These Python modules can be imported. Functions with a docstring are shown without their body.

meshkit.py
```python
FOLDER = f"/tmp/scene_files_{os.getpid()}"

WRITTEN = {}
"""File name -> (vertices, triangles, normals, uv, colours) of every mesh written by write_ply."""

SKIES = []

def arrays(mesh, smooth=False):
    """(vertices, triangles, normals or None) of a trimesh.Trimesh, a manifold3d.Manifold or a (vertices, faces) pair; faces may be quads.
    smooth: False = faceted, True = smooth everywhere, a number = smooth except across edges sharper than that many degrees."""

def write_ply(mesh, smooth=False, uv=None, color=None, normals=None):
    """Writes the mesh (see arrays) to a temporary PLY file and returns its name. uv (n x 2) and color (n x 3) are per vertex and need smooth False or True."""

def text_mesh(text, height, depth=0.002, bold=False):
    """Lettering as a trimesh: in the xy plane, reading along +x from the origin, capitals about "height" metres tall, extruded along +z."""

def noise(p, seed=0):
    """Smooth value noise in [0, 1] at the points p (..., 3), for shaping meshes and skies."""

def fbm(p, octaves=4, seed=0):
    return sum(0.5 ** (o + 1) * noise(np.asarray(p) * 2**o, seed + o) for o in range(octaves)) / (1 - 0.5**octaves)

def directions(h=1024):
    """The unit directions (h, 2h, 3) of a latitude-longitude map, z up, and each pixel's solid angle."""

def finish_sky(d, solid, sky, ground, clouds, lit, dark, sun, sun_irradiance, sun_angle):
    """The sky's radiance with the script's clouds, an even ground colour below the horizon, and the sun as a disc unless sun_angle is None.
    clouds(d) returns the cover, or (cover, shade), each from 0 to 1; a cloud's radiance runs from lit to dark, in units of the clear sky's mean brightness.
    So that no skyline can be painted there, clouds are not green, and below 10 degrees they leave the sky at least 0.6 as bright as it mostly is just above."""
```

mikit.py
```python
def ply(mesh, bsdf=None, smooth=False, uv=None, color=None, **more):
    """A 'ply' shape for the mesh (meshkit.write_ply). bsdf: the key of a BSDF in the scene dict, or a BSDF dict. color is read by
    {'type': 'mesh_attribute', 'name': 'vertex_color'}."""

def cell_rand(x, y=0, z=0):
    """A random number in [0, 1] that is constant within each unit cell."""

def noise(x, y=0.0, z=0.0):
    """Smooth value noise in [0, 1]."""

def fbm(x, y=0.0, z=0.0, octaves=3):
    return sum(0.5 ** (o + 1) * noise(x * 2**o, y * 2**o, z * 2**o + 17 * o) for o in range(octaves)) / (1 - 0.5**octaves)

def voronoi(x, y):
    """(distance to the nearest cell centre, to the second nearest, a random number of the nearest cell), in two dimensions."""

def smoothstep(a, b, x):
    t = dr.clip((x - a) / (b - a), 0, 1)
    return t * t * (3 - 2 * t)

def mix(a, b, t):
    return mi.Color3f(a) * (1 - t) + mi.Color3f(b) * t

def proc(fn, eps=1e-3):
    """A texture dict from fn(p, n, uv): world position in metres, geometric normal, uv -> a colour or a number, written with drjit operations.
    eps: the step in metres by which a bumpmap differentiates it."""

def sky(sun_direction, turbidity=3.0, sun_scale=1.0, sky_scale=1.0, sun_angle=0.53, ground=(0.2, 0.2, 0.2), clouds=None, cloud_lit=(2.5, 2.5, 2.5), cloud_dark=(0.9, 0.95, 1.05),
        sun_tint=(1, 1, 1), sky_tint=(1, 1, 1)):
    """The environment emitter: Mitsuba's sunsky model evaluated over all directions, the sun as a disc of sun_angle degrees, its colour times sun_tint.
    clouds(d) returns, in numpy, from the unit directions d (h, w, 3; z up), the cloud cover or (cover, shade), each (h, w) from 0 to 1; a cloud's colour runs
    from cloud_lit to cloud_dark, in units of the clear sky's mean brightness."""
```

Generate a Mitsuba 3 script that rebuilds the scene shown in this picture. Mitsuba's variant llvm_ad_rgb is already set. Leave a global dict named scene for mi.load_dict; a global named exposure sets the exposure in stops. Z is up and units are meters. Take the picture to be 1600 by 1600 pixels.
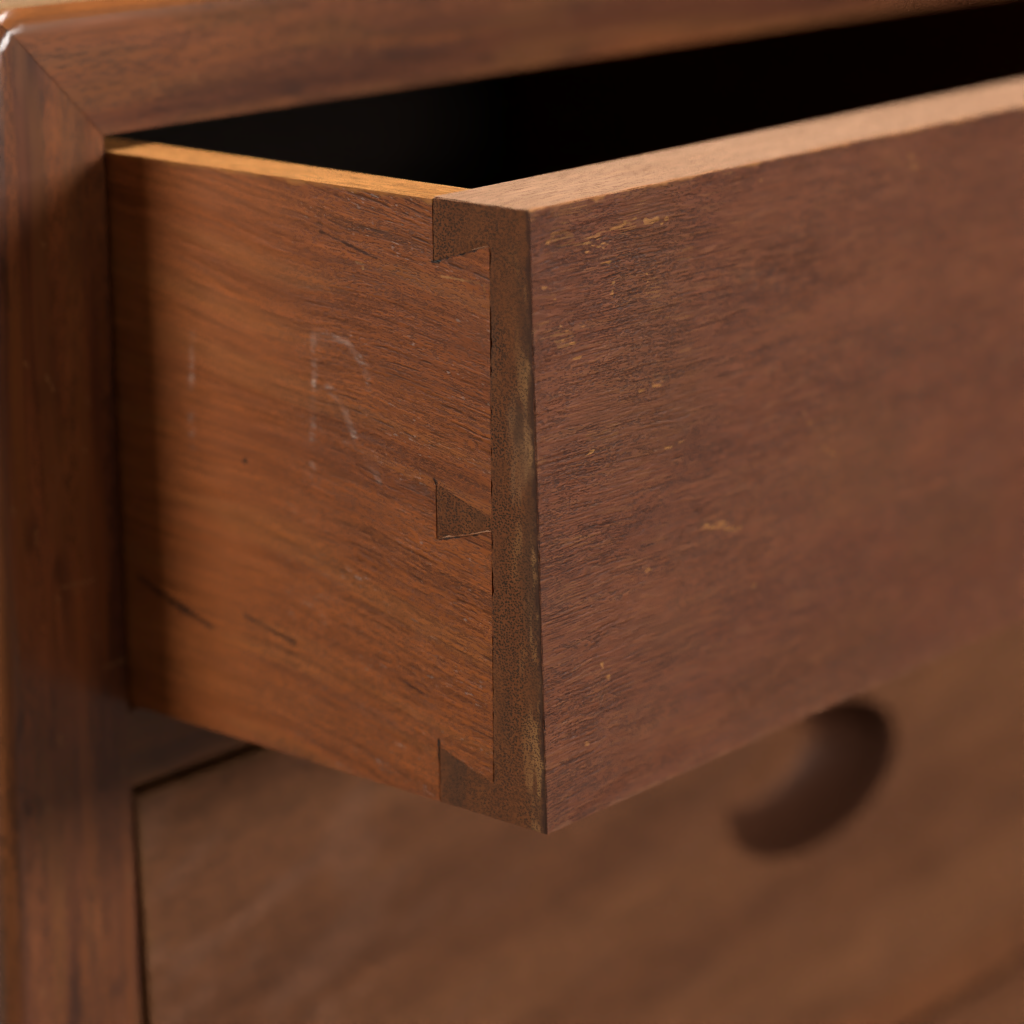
import math, random
import numpy as np, trimesh, drjit as dr, mitsuba as mi, mikit, meshkit
import manifold3d as m3
from manifold3d import Manifold, CrossSection
from mikit import noise, fbm, voronoi, cell_rand, smoothstep, mix, proc, ply
mi_T = mi.ScalarTransform4f
scene = {'type': 'scene'}
labels = {}

# ------------------------------------------------------------------ camera
CAM = np.array([-0.40497728, -0.45587132, 0.09457901])
MR = np.array([[0.65036326, -0.75960613, -0.00511402],
               [-0.21116865, -0.17432426, -0.961779],
               [0.72968173, 0.62658565, -0.2737791]])          # right, down, forward
FPX = 4648.0
focus_point = np.array([0.004, -0.101, -0.045])
FOCUS = float((focus_point - CAM) @ MR[2])
m = np.eye(4); m[:3, 0] = -MR[0]; m[:3, 1] = -MR[1]; m[:3, 2] = MR[2]; m[:3, 3] = CAM
scene['camera'] = {'type': 'thinlens', 'to_world': mi_T(m), 'fov': math.degrees(2 * math.atan(800 / FPX)), 'fov_axis': 'x',
                   'aperture_radius': 0.0070, 'focus_distance': FOCUS, 'near_clip': 0.01, 'far_clip': 50.0}
exposure = 0.0

# ------------------------------------------------------------------ light: three soft studio lamps and the dim room round them
scene['room_light'] = {'type': 'constant', 'radiance': {'type': 'rgb', 'value': [0.065, 0.066, 0.070]}}
scene['mat_lamp_housing'] = {'type': 'roughplastic', 'diffuse_reflectance': {'type': 'rgb', 'value': [0.03, 0.03, 0.03]}, 'alpha': 0.3}
scene['mat_lamp_face'] = {'type': 'diffuse', 'reflectance': {'type': 'rgb', 'value': [0.6, 0.6, 0.6]}}

def lamp(name, label, pos, target, w, h, rgb):
    pos, target = np.array(pos, float), np.array(target, float)
    z = target - pos; z /= np.linalg.norm(z)
    x = np.cross([0, 0, 1.0] if abs(z[2]) < .95 else [0, 1.0, 0], z); x /= np.linalg.norm(x)
    y = np.cross(z, x)
    A = np.eye(4); A[:3, 0], A[:3, 1], A[:3, 2], A[:3, 3] = x, y, z, pos
    v = np.array([[-w/2, -h/2, 0], [w/2, -h/2, 0], [w/2, h/2, 0], [-w/2, h/2, 0]])
    face = trimesh.Trimesh(v, [[0, 1, 2], [0, 2, 3]], process=False); face.apply_transform(A)
    scene[name + '__diffuser'] = ply(face, 'mat_lamp_face', emitter={'type': 'area', 'radiance': {'type': 'rgb', 'value': list(rgb)}})
    o = np.array([[-w/2-.02, -h/2-.02, -.004], [w/2+.02, -h/2-.02, -.004], [w/2+.02, h/2+.02, -.004], [-w/2-.02, h/2+.02, -.004],
                  [-.06, -.06, -.3], [.06, -.06, -.3], [.06, .06, -.3], [-.06, .06, -.3]])
    hull = trimesh.convex.convex_hull(o); hull.apply_transform(A)
    scene[name + '__housing'] = ply(hull, 'mat_lamp_housing')
    labels[name] = {'label': label, 'category': 'lamp'}

lamp('studio_lamp', 'softbox lamp hanging straight above the open drawer, out of frame', (0.15, -0.12, 1.55), (0.1, -0.08, 0), 0.55, 0.45, np.array([1.0, 0.96, 0.91]) * 27)
lamp('studio_lamp_001', 'softbox lamp standing to the front right of the chest, out of frame', (0.70, -1.63, 0.26), (0.05, -0.06, -0.08), 0.35, 0.35, np.array([1.0, 0.96, 0.91]) * 47)
lamp('studio_lamp_002', 'softbox lamp standing left of the chest, out of frame', (-1.38, 0.84, 0.26), (0.0, -0.06, -0.06), 0.72, 0.50, np.array([1.0, 0.96, 0.90]) * 15.5)

# ------------------------------------------------------------------ procedural wood
def C(*v): return mi.Color3f(*[float(x) for x in v])
def F(x): return mi.Float(x)

def pore_field(a, b, ln, wd, density, seed):
    """Elongated dark pores: a along the grain, b across it (metres). 0..1"""
    out = F(0)
    for k in range(2):
        bb = b / wd + 0.5 * k + 31.7 * k
        row = dr.floor(bb)
        aa = a / (ln * (1 + 0.6 * k)) + cell_rand(row, seed + k, 5) * 7.3
        col = dr.floor(aa)
        on = dr.select(cell_rand(row, col, seed + 11 * k) < density, F(1), F(0))
        fa, fb = dr.abs(aa - col - 0.5) * 2, dr.abs(bb - row - 0.5) * 2
        l = 0.35 + 0.6 * cell_rand(row, col, seed + 3)
        out = dr.maximum(out, on * (1 - smoothstep(l - 0.25, l, fa)) * (1 - smoothstep(0.35, 0.95, fb)))
    return out

def hair(n, w):
    """thin line where the noise n crosses one half"""
    return 1 - smoothstep(0.25 * w, w, dr.abs(n - 0.5))

def grain_lines(a, b, period, seed, cut, wob=1.0):
    """near parallel thin lines across b, each with its own width and its own breaks along a"""
    ph = b / period + wob * (1.3 * noise(a * 42, b * 190, seed) + 0.6 * noise(a * 150, b * 520, seed + 1.0))
    i = dr.floor(ph)
    f = dr.abs(ph - i - 0.5) * 2
    r = cell_rand(i, seed, 1)
    w = 0.22 + 0.42 * cell_rand(i, seed, 2)
    seg = smoothstep(0.36, 0.60, 0.75 * noise(a * cut + 91.0 * r, i * 3.7) + 0.25 * noise(a * cut * 3.1 + 37.0 * r, i * 1.9) + 0.10 * (r - 0.5))
    return (1 - smoothstep(0.35 * w, w, f)) * seg

def seg_dist(u, v, x0, y0, x1, y1):
    dx, dy = x1 - x0, y1 - y0
    t = dr.clip(((u - x0) * dx + (v - y0) * dy) / (dx * dx + dy * dy), 0, 1)
    return dr.sqrt(dr.square(u - x0 - t * dx) + dr.square(v - y0 - t * dy))

# --- drawer side: a = along y, grain dips towards the front, with a flat cathedral figure near the back
def side_coords(p):
    y, z = p.y * 1.0, p.z * 1.0
    k = smoothstep(-0.005, -0.09, y)
    bend = 0.0045 * dr.exp(-dr.square((y + 0.046) / 0.026)) * dr.exp(-dr.square((z + 0.026) / 0.020))
    b = z - 0.19 * (y + 0.05) * (0.30 + 0.70 * k) + bend + 0.0020 * (fbm(y * 18, z * 28, 3.0) - 0.5) + 0.00035 * (noise(y * 150, z * 230, 9.0) - 0.5)
    return y, b
def side_pores(p):
    a, b = side_coords(p)
    cl = smoothstep(0.46, 0.64, noise(a * 14, b * 900, 1.5)) * (0.3 + 0.7 * smoothstep(0.35, 0.6, noise(a * 16, b * 190, 2.5)))
    dots = smoothstep(0.36, 0.56, noise(a * 620, b * 1500, 16.0))
    l1 = grain_lines(a, b, 0.00125, 5, 85, 0.7) * (0.35 + 0.65 * dots) * smoothstep(0.34, 0.56, noise(a * 25, b * 150, 12.0))
    l2 = grain_lines(a, b + 0.0002, 0.00072, 15, 120, 0.7) * (0.30 + 0.70 * dots)
    l3 = 0.55 * grain_lines(a, b, 0.00043, 25, 130, 0.5)
    fade = 0.40 + 0.60 * smoothstep(-0.030, -0.066, p.y + 0.25 * (p.z + 0.05) + 0.012 * (noise(a * 40, b * 60, 18.0) - 0.5))
    return fade * dr.maximum(dr.maximum(0.85 * pore_field(a, b, 0.0014, 0.00026, 0.62, 3) * cl, 0.7 * pore_field(a, b, 0.0012, 0.00026, 0.30, 7)), dr.maximum(dr.maximum(0.85 * l1, 0.60 * l2), 0.8 * l3)), a, b
def side_color(p, n, uv):
    po, a, b = side_pores(p)
    band = fbm(a * 8, b * 170, 4.0, octaves=4)
    fine = noise(a * 85, b * 1500, 2.0) * 0.6 + noise(a * 200, b * 3800, 6.0) * 0.4
    big = noise(a * 12, b * 28, 8.0)
    c = mix((0.330, 0.086, 0.0205), (0.400, 0.112, 0.0275), smoothstep(0.25, 0.75, band * 0.7 + big * 0.3))
    c = c * (0.68 + 0.64 * fine)
    c = mix(c, (0.215, 0.053, 0.018), 0.24 * smoothstep(0.50, 0.75, noise(a * 11, b * 120, 21.0)) * smoothstep(-0.03, -0.08, p.y))
    c = mix(c, (0.46, 0.160, 0.041), 0.28 * smoothstep(0.60, 0.85, noise(a * 22, b * 330, 27.0)))
    c = mix(c, (0.030, 0.012, 0.006), 0.88 * po)
    # long black mineral streaks
    for (y0, z0, y1, z1, w) in ((-0.0785, -0.0965, -0.0850, -0.0985, 0.00032), (-0.004, -0.0905, -0.0185, -0.0955, 0.0010), (-0.0165, -0.0945, -0.0260, -0.0972, 0.0008),
                                (-0.036, -0.0925, -0.0500, -0.0955, 0.0006), (-0.0870, -0.0985, -0.0895, -0.0990, 0.0002), (-0.0600, -0.0100, -0.0745, -0.0135, 0.0004)):
        d = seg_dist(p.y, p.z, y0, z0, y1, z1) + 0.0005 * (noise(p.y * 600, p.z * 1800, 3.0) - 0.5)
        c = mix(c, (0.020, 0.010, 0.007), 0.75 * (1 - smoothstep(0.1 * w, 1.2 * w, d)))
    for (y0, z0, y1, z1, w) in ((-0.0888, -0.0123, -0.0905, -0.0120, 0.00055), (-0.0886, -0.0545, -0.0892, -0.0553, 0.0006), (-0.0889, -0.1072, -0.0889, -0.1110, 0.00032), (-0.0889, -0.1072, -0.0890, -0.1082, 0.0006),
                                (-0.0890, -0.0124, -0.1000, -0.0088, 0.00026), (-0.0890, -0.0664, -0.1000, -0.0633, 0.00022)):
        c = mix(c, (0.010, 0.006, 0.004), 0.9 * (1 - smoothstep(0.4 * w, w, seg_dist(p.y, p.z, y0, z0, y1, z1) + 0.0003 * (noise(p.y * 1500, p.z * 1500, 3.0) - 0.3))))
    c = mix(c, (0.012, 0.006, 0.004), 1 - smoothstep(0.0004, 0.0008, dr.sqrt(dr.square(p.y + 0.0372) + dr.square(p.z + 0.0595))))
    # faint chalk strokes left by the maker: an upright and an R
    ch = F(0)
    for (y0, z0, y1, z1, s) in ((-0.0232, -0.034, -0.0220, -0.0465, 0.45), (-0.0220, -0.052, -0.0217, -0.0590, 0.4), (-0.0574, -0.0312, -0.0572, -0.0420, 0.7), (-0.0568, -0.0420, -0.0562, -0.0590, 0.35),
                                (-0.0574, -0.0305, -0.0660, -0.0305, 0.42), (-0.0660, -0.0305, -0.0712, -0.0350, 0.42), (-0.0712, -0.0350, -0.0718, -0.0390, 0.5), (-0.0612, -0.0405, -0.0650, -0.0440, 0.5),
                                (-0.0650, -0.0440, -0.0690, -0.0515, 0.75), (-0.0690, -0.0515, -0.0745, -0.0570, 0.7)):
        wob = 0.0004 * (noise(p.y * 300, p.z * 500, s * 10) - 0.5)
        ch = dr.maximum(ch, s * (1 - smoothstep(0.0001, 0.00130, seg_dist(p.y, p.z, y0, z0, y1, z1) + wob)))
    ch = ch * smoothstep(0.50, 0.80, noise(a * 700, b * 1700, 6.0)) * smoothstep(0.15, 0.6, noise(a * 100, b * 330, 7.0)) * 0.9 + 0.36 * ch * smoothstep(0.1, 0.8, noise(a * 260, b * 700, 8.0)) * smoothstep(0.2, 0.6, noise(p.y * 200, p.z * 260, 4.0))
    # torn fibres showing paler wood
    for (y0, z0, y1, z1) in ((-0.0692, -0.0148, -0.0712, -0.015), (-0.0707, -0.0148, -0.071, -0.0159), (-0.0975, -0.0148, -0.1022, -0.0152), (-0.1016, -0.0152, -0.1017, -0.0164), (-0.0911, -0.0148, -0.0983, -0.0149)):
        c = mix(c, (0.52, 0.25, 0.085), 0.60 * noise(p.y * 900, p.z * 1200, 6.0) * 1.4 * (1 - smoothstep(0.00008, 0.00034, seg_dist(p.y, p.z, y0, z0, y1, z1) + 0.0003 * (noise(p.y * 2500, p.z * 2500, 3.0) - 0.4))))
    # specular glints along the pores, painted as pale specks
    pore_glints = smoothstep(0.84, 0.95, noise(a * 800, b * 3800, 33.0)) * smoothstep(0.50, 0.64, noise(a * 60, b * 420, 35.0)) * smoothstep(-0.035, -0.065, p.y)
    c = mix(c, (0.62, 0.50, 0.42), dr.clip(ch * 0.66 + 0.30 * pore_glints, 0, 1))
    # bare, unlacquered top edge
    raw = mix((0.52, 0.205, 0.052), (0.68, 0.305, 0.098), fbm(p.y * 60, p.x * 900, 2.0)) * (0.7 + 0.5 * noise(p.y * 180, p.x * 2600, 5.0))
    raw = mix(raw, (0.16, 0.06, 0.02), 0.5 * pore_field(p.y, p.x, 0.004, 0.0004, 0.3, 71))
    t = smoothstep(0.45, 0.8, n.z)
    zt = -p.z - 0.0005
    worn = (1 - smoothstep(0.0, 0.0012, zt + 0.0010 * (noise(p.y * 420, p.x * 300, 4.0) - 0.5))) * (1 - t)
    c = mix(c, (0.46, 0.17, 0.035), 0.85 * worn)
    return mix(c, raw, t)
def side_bump(p, n, uv):
    po, a, b = side_pores(p)
    return 0.5 * noise(a * 100, b * 2300, 2.0) - 1.0 * po + 0.4 * noise(a * 40, b * 700, 5.0)

# --- drawer front faces: a = along x
def front_coords(p):
    x, z = p.x * 1.0, p.z * 1.0
    b = z - 0.012 * x + 0.0032 * (fbm(x * 14, z * 24, 5.0) - 0.5) + 0.0005 * (noise(x * 140, z * 190, 2.0) - 0.5)
    return x, b
def front_ridge(a, b):
    return 0.36 * noise(a * 110, b * 1300, 2.0) + 0.64 * noise(a * 190, b * 2900, 4.0)
def front_lines(a, b):
    l1 = grain_lines(a, b, 0.00086, 61, 210, 0.8)
    l2 = grain_lines(a, b + 0.0003, 0.00050, 63, 300, 0.8)
    return dr.maximum(l1, 0.75 * l2)
def front_pores(p):
    a, b = front_coords(p)
    cl = smoothstep(0.42, 0.62, fbm(a * 40, b * 130, 7.5)) * smoothstep(0.35, 0.6, noise(a * 40, b * 900, 3.0))
    short = pore_field(a, b, 0.0011, 0.00026, 0.34, 29) * (0.35 + 0.65 * smoothstep(0.35, 0.6, noise(a * 60, b * 200, 8.0)))
    return dr.maximum(0.8 * pore_field(a, b, 0.0015, 0.00028, 0.36, 23) * cl, 0.75 * short), a, b
SCUFFS = ((0.0139, -0.009, 0.0176, -0.0078, 0.0009),
          (0.0186, -0.0076, 0.0292, -0.0061, 0.0006),
          (0.0292, -0.0061, 0.0403, -0.0074, 0.0008),
          (0.0148, -0.0098, 0.0223, -0.0094, 0.0007),
          (0.0049, -0.0065, 0.0098, -0.0041, 0.0008),
          (0.0035, -0.015, 0.0067, -0.0172, 0.0006),
          (0.0236, -0.0167, 0.0233, -0.0206, 0.0005),
          (0.0074, -0.0192, 0.0086, -0.0257, 0.00035),
          (0.0077, -0.024, 0.0146, -0.0242, 0.0006),
          (0.01, -0.0261, 0.0122, -0.027, 0.0006),
          (0.0203, -0.0128, 0.027, -0.0133, 0.0005),
          (0.0709, -0.0036, 0.071, -0.0061, 0.0006),
          (0.0715, -0.0057, 0.0706, -0.0068, 0.0008),
          (0.0582, 0.0003, 0.0586, -0.0013, 0.0006),
          (0.058, -0.0016, 0.0615, -0.0016, 0.0005),
          (0.125, -0.006, 0.1258, -0.0077, 0.0012),
          (0.0855, -0.0545, 0.0874, -0.0559, 0.0009),
          (0.0176, -0.0906, 0.0198, -0.0933, 0.0007),
          (0.075, -0.0909, 0.0763, -0.0896, 0.0008),
          (0.0661, -0.0858, 0.067, -0.0864, 0.0006),
          (0.0124, -0.1042, 0.0127, -0.1061, 0.0006),
          (0.0112, -0.0292, 0.0178, -0.0294, 0.0004),
          (0.0311, -0.039, 0.0391, -0.0392, 0.0005),
          (0.0496, -0.0697, 0.0613, -0.0733, 0.001),
          (0.0549, -0.0698, 0.0635, -0.0741, 0.0006),
          (0.0279, -0.0758, 0.033, -0.075, 0.0005),
          (0.0337, -0.0158, 0.0341, -0.0183, 0.00035),
          (0.0123, -0.049, 0.0172, -0.0475, 0.0004),
          (0.0387, -0.0518, 0.0438, -0.0518, 0.0005),
          (0.0917, -0.0625, 0.0975, -0.0653, 0.0006))
def front_scuff(p, a, b):
    r = front_ridge(a, b)
    near = dr.exp(-dr.maximum(p.x - 0.002, 0) / 0.040) * smoothstep(-0.100, -0.002, p.z)
    line = dr.maximum(grain_lines(a, b + 0.00046, 0.00047, 71, 330), 0.8 * grain_lines(a, b + 0.0002, 0.00094, 77, 260))
    patch = smoothstep(0.60, 0.70, fbm(p.x * 110, b * 260, 31.0, octaves=3) + 0.16 * near - 0.125)
    out = 0.55 * patch * line * (0.25 + 0.75 * near)
    for (x0, z0, x1, z1, w) in SCUFFS:
        d = seg_dist(p.x, p.z, x0, z0, x1, z1) + 0.0020 * (noise(p.x * 620, p.z * 1900, 8.0) - 0.30)
        out = dr.maximum(out, (1 - smoothstep(0.2 * w, w, d)) * dr.maximum(0.62 * smoothstep(0.25, 0.5, r), line))
    return out
def front_color(p, n, uv):
    po, a, b = front_pores(p)
    band = fbm(a * 10, b * 75, 14.0, octaves=4)
    rd = front_ridge(a, b)
    c = mix((0.214, 0.061, 0.0250), (0.250, 0.075, 0.0300), smoothstep(0.28, 0.72, band))
    c = c * (0.80 + 0.40 * noise(a * 420, b * 3900, 9.0))
    tone = 0.35 + 0.65 * smoothstep(0.3, 0.6, fbm(a * 30, b * 110, 51.0))
    c = mix(c, (0.044, 0.017, 0.012), 0.62 * front_lines(a, b) * tone)
    c = mix(c, (0.33, 0.120, 0.046), 0.42 * smoothstep(0.55, 0.78, rd))
    c = mix(c, (0.19, 0.070, 0.025), 0.30 * smoothstep(0.5, 0.75, noise(p.x * 28, p.z * 45, 3.0)))
    c = mix(c, (0.026, 0.012, 0.010), 0.85 * po)
    c = mix(c, (0.62, 0.27, 0.075), 0.85 * front_scuff(p, a, b))
    raw = mix((0.44, 0.228, 0.126), (0.55, 0.310, 0.184), fbm(p.x * 40, p.y * 500, 2.0)) * (0.82 + 0.3 * noise(p.x * 260, p.y * 2300, 5.0))
    raw = mix(raw, (0.20, 0.08, 0.03), 0.5 * pore_field(p.x, p.y, 0.003, 0.0004, 0.25, 77))
    raw = mix(raw, (0.58, 0.22, 0.055), 0.6 * smoothstep(0.002, 0.0, p.y + 0.1126 + 0.001 * noise(p.x * 300, 1.0, 1.0)))
    top = smoothstep(0.45, 0.8, n.z)
    worn = (1 - smoothstep(0.0, 0.0009, -p.z + 0.0020 * (fbm(p.x * 260, 3.0, 4.0) - 0.36))) * (1 - top)
    c = mix(c, (0.50, 0.20, 0.060), 0.85 * worn)
    wb = (1 - smoothstep(0.0, 0.0011, p.z + 0.12 + 0.0024 * (fbm(p.x * 330, 7.0, 2.0) - 0.44))) * smoothstep(0.4, 0.8, -n.y)
    c = mix(c, (0.36, 0.155, 0.075), 0.55 * wb)
    # end grain on the left end
    c = mix(c, end_grain(p), smoothstep(0.55, 0.85, -n.x))
    return mix(c, raw, top)
def end_pores(p):
    u = p.y / 0.00056 + 0.35 * noise(p.y * 700, p.z * 700, 2.0)
    v = p.z / 0.00044 + 0.35 * noise(p.y * 300, p.z * 120, 7.0)
    d1, d2, w = voronoi(u, v)
    dens = smoothstep(0.25, 0.5, fbm(p.y * 240, p.z * 120, 3.0))
    return (1 - smoothstep(0.20 + 0.13 * w, 0.38 + 0.14 * w, d1)) * smoothstep(0.08, 0.22, w) * (0.6 + 0.4 * dens)
def end_grain(p):
    y0 = -0.1126 + (p.z / 0.12) * 0.0039                     # y of the front face at this height
    e = p.y - y0                                             # distance behind the face
    po = end_pores(p)
    c = mix((0.158, 0.047, 0.0130), (0.232, 0.074, 0.0190), fbm(p.y * 260, p.z * 60, 12.0, octaves=4))
    c = c * (0.80 + 0.4 * noise(p.y * 3000, p.z * 2200, 2.0))
    c = mix(c, (0.085, 0.038, 0.018), 0.5 * smoothstep(0.55, 0.8, noise(p.y * 150, p.z * 40, 17.0)))
    c = mix(c, (0.024, 0.011, 0.006), 0.88 * po)
    rub = (1 - smoothstep(0.0018, 0.0070, e + 0.006 * (fbm(p.y * 120, p.z * 75, 5.0) - 0.5))) * smoothstep(-0.004, -0.02, p.z)
    patch = smoothstep(0.42, 0.66, fbm(p.y * 520, p.z * 130, 9.0, octaves=4))
    c = mix(c, (0.440, 0.215, 0.078), 0.62 * rub * patch * (1 - 0.7 * po))
    c = mix(c, (0.095, 0.040, 0.018), 0.45 * rub * (1 - patch))
    spot = dr.square((e - 0.0040) / 0.0030) + dr.square((p.z + 0.0450) / 0.0125) + 2.2 * (fbm(p.y * 600, p.z * 130, 15.0, octaves=4) - 0.5)
    c = mix(c, (0.36, 0.185, 0.085), 0.42 * (1 - smoothstep(0.2, 1.2, spot)) * (0.5 + 0.5 * noise(p.y * 1200, p.z * 260, 3.0)) * (1 - 0.5 * po))
    stain = dr.square((e - 0.0040) / 0.0014) + dr.square((p.z + 0.0415) / 0.0060) + 2.4 * (fbm(p.y * 900, p.z * 260, 25.0, octaves=4) - 0.5)
    c = mix(c, (0.075, 0.036, 0.018), 0.55 * (1 - smoothstep(0.1, 1.3, stain)))
    c = mix(c, (0.060, 0.022, 0.011), 0.85 * (1 - smoothstep(0.0005, 0.0013, e + 0.0010 * (noise(p.z * 900, 2.0, 1.0) - 0.5))))
    return c
def front_bump(p, n, uv):
    po, a, b = front_pores(p)
    face = smoothstep(0.55, 0.85, -n.y)
    return face * (0.8 * front_ridge(a, b) - 0.9 * front_lines(a, b) - 0.8 * po) + (1 - face) * 0.35 * noise(p.x * 600, p.y * 2500, p.z * 2500)

# --- closed lower drawer front
def low_color(p, n, uv):
    a, b = p.x * 1.0, p.z - 0.03 * p.x + 0.007 * (fbm(p.x * 9, p.z * 14, 5.0) - 0.5)
    band = fbm(a * 6, b * 60, 44.0, octaves=4)
    c = mix((0.215, 0.077, 0.0310), (0.300, 0.116, 0.0475), smoothstep(0.20, 0.80, band))
    c = c * (0.7 + 0.6 * fbm(a * 60, b * 800, 1.0))
    c = mix(c, (0.36, 0.160, 0.088), 0.42 * smoothstep(0.52, 0.70, fbm(a * 45, (p.z - 0.25 * p.x) * 150, 61.0)) * (0.25 + 0.75 * smoothstep(0.16, 0.03, p.x)))
    c = mix(c, (0.105, 0.040, 0.020), 0.20 * smoothstep(0.52, 0.72, fbm(a * 16, (p.z - 0.10 * p.x) * 45, 67.0)))
    c = mix(c, (0.030, 0.014, 0.010), 0.6 * pore_field(a, b, 0.003, 0.0004, 0.4, 53))
    wall_shade = smoothstep(0.97, 0.82, -n.y) * smoothstep(0.15, 0.17, p.x) * smoothstep(-0.16, -0.17, p.z)
    c = mix(c, (0.085, 0.031, 0.016), 0.9 * wall_shade)        # shade inside the carved recess, painted into its walls
    e = dr.minimum(p.x, -0.1415 - p.z) + 0.0008 * (noise(p.x * 200, p.z * 200, 1.0) - 0.5)
    return mix(c, (0.23, 0.10, 0.032), 0.55 * (1 - smoothstep(0.0005, 0.0022, e)))
def low_bump(p, n, uv):
    return fbm(p.x * 130, p.z * 1250, 2.0, octaves=2)

# --- lacquered case boards
def case_color(a, b, d, p, seed):
    bb = b + 0.0028 * (fbm(a * 16, b * 40, seed) - 0.5)
    band = fbm(a * 9, bb * 150, seed + 4.0, octaves=4)
    c = mix((0.138, 0.041, 0.0175), (0.285, 0.090, 0.032), smoothstep(0.25, 0.75, band))
    c = c * (0.68 + 0.64 * fbm(a * 60, bb * 1400, seed + 9.0))
    c = mix(c, (0.060, 0.022, 0.013), 0.55 * hair(noise(a * 30, bb * 420, seed + 21.0), 0.12) * smoothstep(0.35, 0.6, noise(a * 60, bb * 160, seed + 22.0)))
    c = mix(c, (0.36, 0.110, 0.030), 0.40 * smoothstep(0.55, 0.75, noise(a * 22, bb * 300, seed + 27.0)))
    c = mix(c, (0.235, 0.088, 0.027), 0.45 * smoothstep(0.52, 0.75, noise(a * 30, bb * 260, seed + 13.0)))
    c = mix(c, (0.028, 0.012, 0.009), 0.6 * pore_field(a, bb, 0.0042, 0.00042, 0.42, int(seed)) * smoothstep(0.35, 0.6, fbm(a * 14, bb * 140, seed + 1.0)))
    return c
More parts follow.
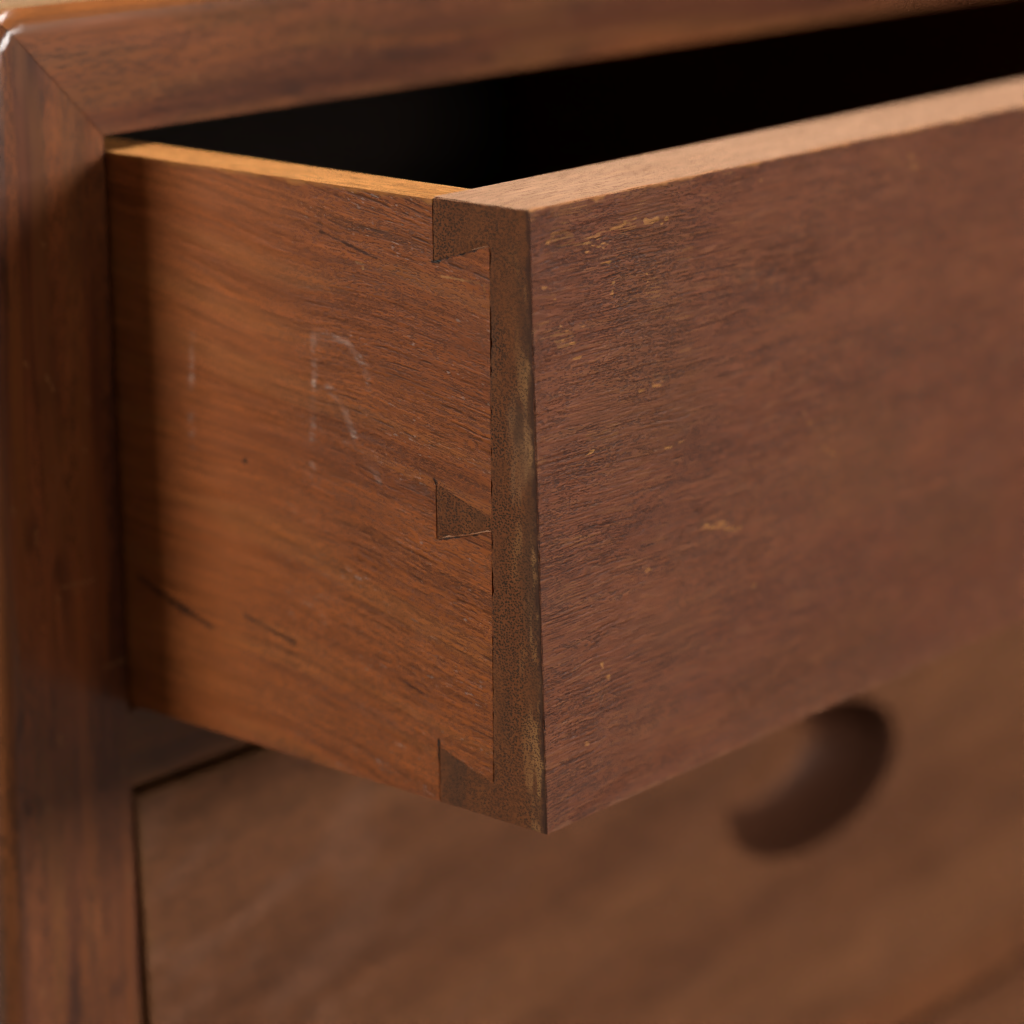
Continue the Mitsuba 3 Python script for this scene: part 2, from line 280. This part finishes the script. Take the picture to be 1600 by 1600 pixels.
def board_wear(c, p, n, edge):
    """rubbed orange along the rounded outer edges, a few nicks on the faces"""
    rb = smoothstep(0.20, 0.55, edge) * (0.55 + 0.45 * noise(p.x * 260, p.y * 260, p.z * 260))
    c = mix(c, (0.40, 0.125, 0.026), 0.85 * rb * (0.45 + 0.55 * smoothstep(0.1, 0.5, n.z)))
    ci, cj, ck = dr.floor(p.x / 0.011), dr.floor(p.z / 0.021), F(2.0)
    h = [cell_rand(ci, cj, 90 + k) for k in range(4)]
    du, dv = p.x / 0.011 - ci - 0.2 - 0.6 * h[0], p.z / 0.021 - cj - 0.2 - 0.6 * h[1]
    nick = dr.select(h[2] < 0.3, 1 - smoothstep(0.02, 0.09, dr.sqrt(dr.square(du * (0.4 + h[3])) + dr.square(dv * (1.6 - h[3]) + 0.5 * du)) + 0.05 * (noise(p.x * 1500, p.z * 1500, 1.0) - 0.3)), F(0))
    return mix(c, (0.36, 0.165, 0.065), 0.55 * nick * smoothstep(0.9, 0.98, -n.y))
def stile_color(p, n, uv):
    c = case_color(p.z * 1.0, p.x + 0.6 * p.y, p.y, p, 5.0)
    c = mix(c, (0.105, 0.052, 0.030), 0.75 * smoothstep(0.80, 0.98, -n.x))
    for (x0, z0, x1, z1) in ((-0.0189, -0.0165, -0.0181, -0.0173), (-0.0193, -0.044, -0.0173, -0.0475), (-0.0245, -0.0403, -0.0239, -0.0412), (-0.0176, -0.0894, -0.0092, -0.0898), (-0.0088, -0.1017, -0.0085, -0.1032), (-0.0215, -0.1157, -0.0207, -0.1167), (-0.0205, -0.1214, -0.0201, -0.1241), (-0.0071, -0.1098, -0.0016, -0.1095), (-0.0014, -0.1199, -0.0004, -0.1208), (-0.0142, -0.0912, -0.0135, -0.091), (-0.0242, -0.0757, -0.0239, -0.0786), (-0.0103, -0.0609, -0.0099, -0.0618)):
        c = mix(c, (0.42, 0.20, 0.075), 0.6 * smoothstep(0.9, 0.98, -n.y) * (1 - smoothstep(0.0001, 0.0006, seg_dist(p.x, p.z, x0, z0, x1, z1) + 0.0006 * (noise(p.x * 1500, p.z * 1500, 3.0) - 0.4))))
    return board_wear(c, p, n, dr.minimum(-n.x, -n.y))
def rail_color(p, n, uv):
    c = case_color(p.x * 1.0, p.z + 0.6 * p.y, p.y, p, 15.0)
    top = smoothstep(0.8, 0.98, n.z)
    tc = mix((0.40, 0.21, 0.095), (0.60, 0.37, 0.19), fbm(p.x * 9, p.y * 130, 3.0))
    c = board_wear(c, p, n, dr.minimum(n.z, -n.y) + 0.5 * dr.minimum(-n.x, n.z + 0.0))
    lip = (1 - smoothstep(0.0032, 0.0060, p.z)) * smoothstep(0.5, 0.9, -n.y)
    c = mix(c, (0.36, 0.13, 0.040), 0.40 * lip * (0.4 + 0.6 * noise(p.x * 120, 1.0, 2.0)))
    return mix(c, tc, top)
def stile_bump(p, n, uv):
    return fbm(p.z * 70, (p.x + 0.6 * p.y) * 900, 3.0, octaves=2)
def rail_bump(p, n, uv):
    return fbm(p.x * 70, (p.z + 0.6 * p.y) * 900, 3.0, octaves=2)
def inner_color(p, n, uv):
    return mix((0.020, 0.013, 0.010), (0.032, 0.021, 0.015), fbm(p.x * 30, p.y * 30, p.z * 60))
def floor_color(p, n, uv):
    return mix((0.10, 0.09, 0.08), (0.16, 0.145, 0.13), fbm(p.x * 3, p.y * 12, 1.0))

def front_rough(p, n, uv):
    face = smoothstep(0.55, 0.85, -n.y)
    return 0.82 - face * (0.38 - 0.12 * fbm(p.x * 60, p.z * 90, 3.0))
def side_rough(p, n, uv):
    a, b = side_coords(p)
    return 0.36 + 0.18 * noise(a * 70, b * 800, 44.0) + 0.3 * smoothstep(0.45, 0.8, n.z)
def wood(name, col, bump=None, height=0.0, rough=0.42, spec=0.5, coat=0.0, coat_gloss=0.7, eps=8e-5):
    b = {'type': 'principled', 'base_color': proc(col), 'roughness': rough if isinstance(rough, float) else proc(rough), 'specular': spec}
    if coat:
        b['clearcoat'], b['clearcoat_gloss'] = coat, coat_gloss
    if bump is not None:
        b = {'type': 'bumpmap', 'arbitrary': proc(bump, eps), 'scale': height, 'bsdf': b}
    scene[name] = {'type': 'twosided', 'bsdf': b}
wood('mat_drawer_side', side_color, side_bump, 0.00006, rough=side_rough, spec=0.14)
wood('mat_drawer_front', front_color, front_bump, 0.00011, rough=front_rough, spec=0.32)
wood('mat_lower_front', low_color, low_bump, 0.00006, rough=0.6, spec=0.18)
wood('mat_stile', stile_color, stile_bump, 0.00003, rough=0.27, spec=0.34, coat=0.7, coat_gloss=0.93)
wood('mat_rail', rail_color, rail_bump, 0.00003, rough=0.27, spec=0.34, coat=0.7, coat_gloss=0.93)
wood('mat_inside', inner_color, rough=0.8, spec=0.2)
scene['mat_floor'] = {'type': 'principled', 'base_color': proc(floor_color), 'roughness': 0.6}

# ------------------------------------------------------------------ mesh helpers
def to_tm(man):
    q = man.to_mesh()
    return trimesh.Trimesh(np.array(q.vert_properties[:, :3], float), np.array(q.tri_verts), process=False)
def box(x0, x1, y0, y1, z0, z1):
    return Manifold.cube((x1 - x0, y1 - y0, z1 - z0)).translate((x0, y0, z0))
def rbox(x0, x1, y0, y1, z0, z1, r, seg=16):
    s = Manifold.sphere(r, seg)
    return Manifold.batch_hull([s.translate((x, y, z)) for x in (x0 + r, x1 - r) for y in (y0 + r, y1 - r) for z in (z0 + r, z1 - r)])
def prism_x(poly, x0, x1):
    """polygon in (y, z) extruded along x"""
    cs = CrossSection([np.array(poly, float)], m3.FillRule.NonZero)
    e = Manifold.extrude(cs, x1 - x0)                        # x=y, y=z, z=len
    return e.transform(np.array([[0, 0, 1, x0], [1, 0, 0, 0], [0, 1, 0, 0]], float))
def prism_y(poly, y0, y1):
    """polygon in (x, z) extruded along y"""
    cs = CrossSection([np.array(poly, float)], m3.FillRule.NonZero)
    e = Manifold.extrude(cs, y1 - y0)
    return e.transform(np.array([[1, 0, 0, 0], [0, 0, -1, y1], [0, 1, 0, 0]], float))
def add(key, man, mat, smooth=30, **lab):
    scene[key] = ply(to_tm(man) if hasattr(man, 'to_mesh') else man, mat, smooth=smooth)
    if lab: labels[key] = lab

CH = 'chest_of_drawers'
labels[CH] = {'label': 'reddish brown wooden chest of drawers with rounded mitred case and its top drawer pulled open', 'category': 'chest of drawers'}

# ------------------------------------------------------------------ dimensions (metres)
H, SL, L, TF, LAP, ST = 0.120, 0.0039, 0.1126, 0.0236, 0.0096, 0.0128
W, DEPTH = 0.512, 0.43
ZR = 0.0030            # underside of the top board
XI = -0.0012           # inner face of the left side board
ZL, HL = -0.1415, 0.150
YB = -(L - TF)         # shoulder line of the side boards
YL = -(L - LAP)        # ends of the tails

# ------------------------------------------------------------------ case
def outer():
    r, R = 0.0048, 0.0118
    sp = Manifold.sphere(r, 24)
    zt, zb, xl, xr = 0.0308, -0.62, -0.0316, W + 0.0316
    k = R - r
    P = []
    for y in (r, DEPTH - r):
        for t in np.linspace(0, math.pi / 2, 9):
            P += [(xl + R - k * math.cos(t), y, zt - R + k * math.sin(t)), (xr - R + k * math.cos(t), y, zt - R + k * math.sin(t))]
        P += [(xl + r - 0.0175, y, zb + r), (xr - r + 0.0175, y, zb + r)]     # the case sides spread a little towards the floor
    return Manifold.batch_hull([sp.translate(p) for p in P])
case = outer()
hollow = box(XI, W - XI, -0.05, DEPTH - 0.012, -0.60, ZR)
g = 0.00011
BIG = 0.12
rail_poly = [(XI + g, ZR), (W - XI - g, ZR), (W - XI - g + BIG, ZR + BIG), (XI + g - BIG, ZR + BIG)]
left_poly = [(XI - g, ZR - 0.0), (XI - g - BIG, ZR + BIG), (XI - g - BIG, -0.7), (XI - g + 0.00011, -0.7), (XI - g + 0.00011, ZR)]
right_poly = [(W - XI + g, ZR), (W - XI, -0.7), (W - XI + BIG, -0.7), (W - XI + g + BIG, ZR + BIG)]
body = case - box(-1, 1, DEPTH - 0.012, 1, -2, 1)
add(CH + '__top_board', (body ^ prism_y(rail_poly, -0.05, 0.5)).refine_to_length(0.03), 'mat_rail', label='glossy top board, rubbed orange along its rounded front edge')
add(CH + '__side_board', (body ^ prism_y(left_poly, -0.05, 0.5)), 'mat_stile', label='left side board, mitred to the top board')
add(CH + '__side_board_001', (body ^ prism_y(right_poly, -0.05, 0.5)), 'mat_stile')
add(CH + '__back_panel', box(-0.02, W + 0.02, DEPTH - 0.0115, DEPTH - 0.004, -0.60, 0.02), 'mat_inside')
add(CH + '__divider_rail', rbox(XI + 0.0001, W - XI - 0.0001, 0.0012, 0.06, -0.1395, -0.1214, 0.0006), 'mat_rail', label='narrow shaded rail between the two drawers')
add(CH + '__divider_rail_001', rbox(XI + 0.0001, W - XI - 0.0001, 0.0012, 0.06, ZL - HL - 0.0205, ZL - HL - 0.0014, 0.0006), 'mat_rail')
add(CH + '__plinth', box(XI + 0.0001, W - XI - 0.0001, 0.02, 0.04, -0.6199, -0.56), 'mat_rail')
for k, z in enumerate((-0.128, ZL - HL - 0.010)):
    add(CH + '__dust_panel' + ('' if k == 0 else '_%03d' % k), box(XI + 0.0001, W - XI - 0.0001, 0.0602, DEPTH - 0.0122, z - 0.006, z), 'mat_inside')

# ------------------------------------------------------------------ drawers
def bowl(cx, cz):
    """oval finger recess, cut from the face: elliptical opening, sloping walls, flat floor"""
    prof = [(0.0, 0.0190), (0.50, 0.0188), (0.60, 0.0182), (0.69, 0.0164), (0.77, 0.0135), (0.84, 0.0100), (0.90, 0.0062), (0.95, 0.0028), (0.985, 0.0008), (1.02, -0.0004), (1.02, -0.01), (0.0, -0.01)]
    cs = CrossSection([np.array([(r, d) for r, d in prof])[::-1]], m3.FillRule.EvenOdd)
    b = Manifold.revolve(cs, 96)                              # around z (depth)
    return b.transform(np.array([[0.0415, 0, 0, cx], [0, 0, 1, 0.0], [0, -0.0212, 0, cz]], float))
def slant(man, h, ztop):
    def w(v):
        v = np.array(v, float)
        f = v[:, 1] < 0.5 * (TF)
        v[:, 1] -= np.where(f, SL * (ztop - v[:, 2]) / 0.12 * np.clip(1 - v[:, 1] / 0.006, 0, 1), 0)
        return v
    return man.warp_batch(w)
def rough_edges(tm, amp, ztop, seed):
    """tiny dents along the arrises"""
    v = np.array(tm.vertices); vn = np.array(tm.vertex_normals)
    edge = np.clip(1 - np.abs(vn).max(1), 0, 0.3) / 0.3
    n = 0.55 * meshkit.fbm(v * 300, 3, seed) + 0.45 * meshkit.noise(v * 900, seed + 7)
    dent = np.clip(n - 0.46, 0, 1) * 2.6
    v -= vn * (edge * dent * amp)[:, None]
    return trimesh.Trimesh(v, tm.faces, process=False)

# shape of the pins on the drawer's end, from the photograph's dovetails (y, z)
TAILS = [[(YB, -0.0122), (YL, -0.0077), (YL, -0.0597), (YB, -0.0551)], [(YB, -0.0662), (YL, -0.0621), (YL, -0.1128), (YB, -0.1083)]]

def make_front(h, ztop, dovetail):
    f = rbox(0.0, W, 0.0, TF, ztop - h, ztop, 0.00034)
    f = f - bowl(0.2555, -0.2115 - ZL + ztop)
    if dovetail:
        off = L
        for pts in TAILS:
            for mirror in (False, True):
                q = [(y + off + (0.0003 if abs(y - YB) < 1e-6 else 0), z) for y, z in pts]
                q[0] = (TF + 0.01, pts[0][1] - (pts[1][1] - pts[0][1]) * 0.01 / 0.014)
                q[3] = (TF + 0.01, pts[3][1] - (pts[2][1] - pts[3][1]) * 0.01 / 0.014)
                xs = (-0.01, ST) if not mirror else (W - ST, W + 0.01)
                f = f - prism_x(q[::-1], *xs)
    return f
DR = CH + '__drawer'
front = slant(make_front(H, 0.0, True).refine_to_length(0.0013), H, 0.0)
front = rough_edges(to_tm(front.translate((0, -L, 0))), 0.0006, 0.0, 4)
add(DR + '__front', front, 'mat_drawer_front', smooth=25, label='scuffed reddish brown drawer front with bare top edge and dark end grain at its dovetailed end')
ge = 0.00002
def make_side():
    pts = [(0.34, -0.0005 + 0.0), (0.34, -H)]
    pts += [(YB + ge, -H)]
    for t in reversed(TAILS):
        pts += [(YB + ge, t[3][1] - ge) if False else (YB + ge, min(t[0][1], t[3][1]) + ge), (YL + ge, min(t[1][1], t[2][1]) + ge), (YL + ge, max(t[1][1], t[2][1]) - ge), (YB + ge, max(t[0][1], t[3][1]) - ge)]
    pts += [(YB + ge, -0.0005)]
    s = prism_x(pts[::-1], 0.0, ST)
    if s.volume() <= 0: s = prism_x(pts, 0.0, ST)
    return s
side = make_side()
t = to_tm(side.refine_to_length(0.004))
v = np.array(t.vertices)                       # ease the two top arrises of the side
t = trimesh.Trimesh(v, t.faces, process=False)
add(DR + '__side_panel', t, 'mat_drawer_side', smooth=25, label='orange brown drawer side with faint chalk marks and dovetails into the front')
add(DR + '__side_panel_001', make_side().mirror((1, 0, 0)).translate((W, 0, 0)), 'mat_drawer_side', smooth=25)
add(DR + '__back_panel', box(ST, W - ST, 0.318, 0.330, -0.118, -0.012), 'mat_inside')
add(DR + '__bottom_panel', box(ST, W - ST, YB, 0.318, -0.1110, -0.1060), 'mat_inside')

low = slant(make_front(HL, ZL, False).refine_to_length(0.004), HL, ZL)
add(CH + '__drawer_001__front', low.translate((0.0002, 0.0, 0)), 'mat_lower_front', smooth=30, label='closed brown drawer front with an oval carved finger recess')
low2 = slant(make_front(0.24, ZL - HL - 0.022, False).refine_to_length(0.01), 0.24, ZL - HL - 0.022)
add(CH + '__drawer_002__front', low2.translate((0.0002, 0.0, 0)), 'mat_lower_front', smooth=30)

# ------------------------------------------------------------------ floor, far below the frame
fl = trimesh.Trimesh([[-4, -4, -0.62], [4, -4, -0.62], [4, 4, -0.62], [-4, 4, -0.62]], [[0, 1, 2], [0, 2, 3]], process=False)
scene['floor'] = ply(fl, 'mat_floor')
labels['floor'] = {'label': 'plain grey brown floor under the chest', 'kind': 'structure'}
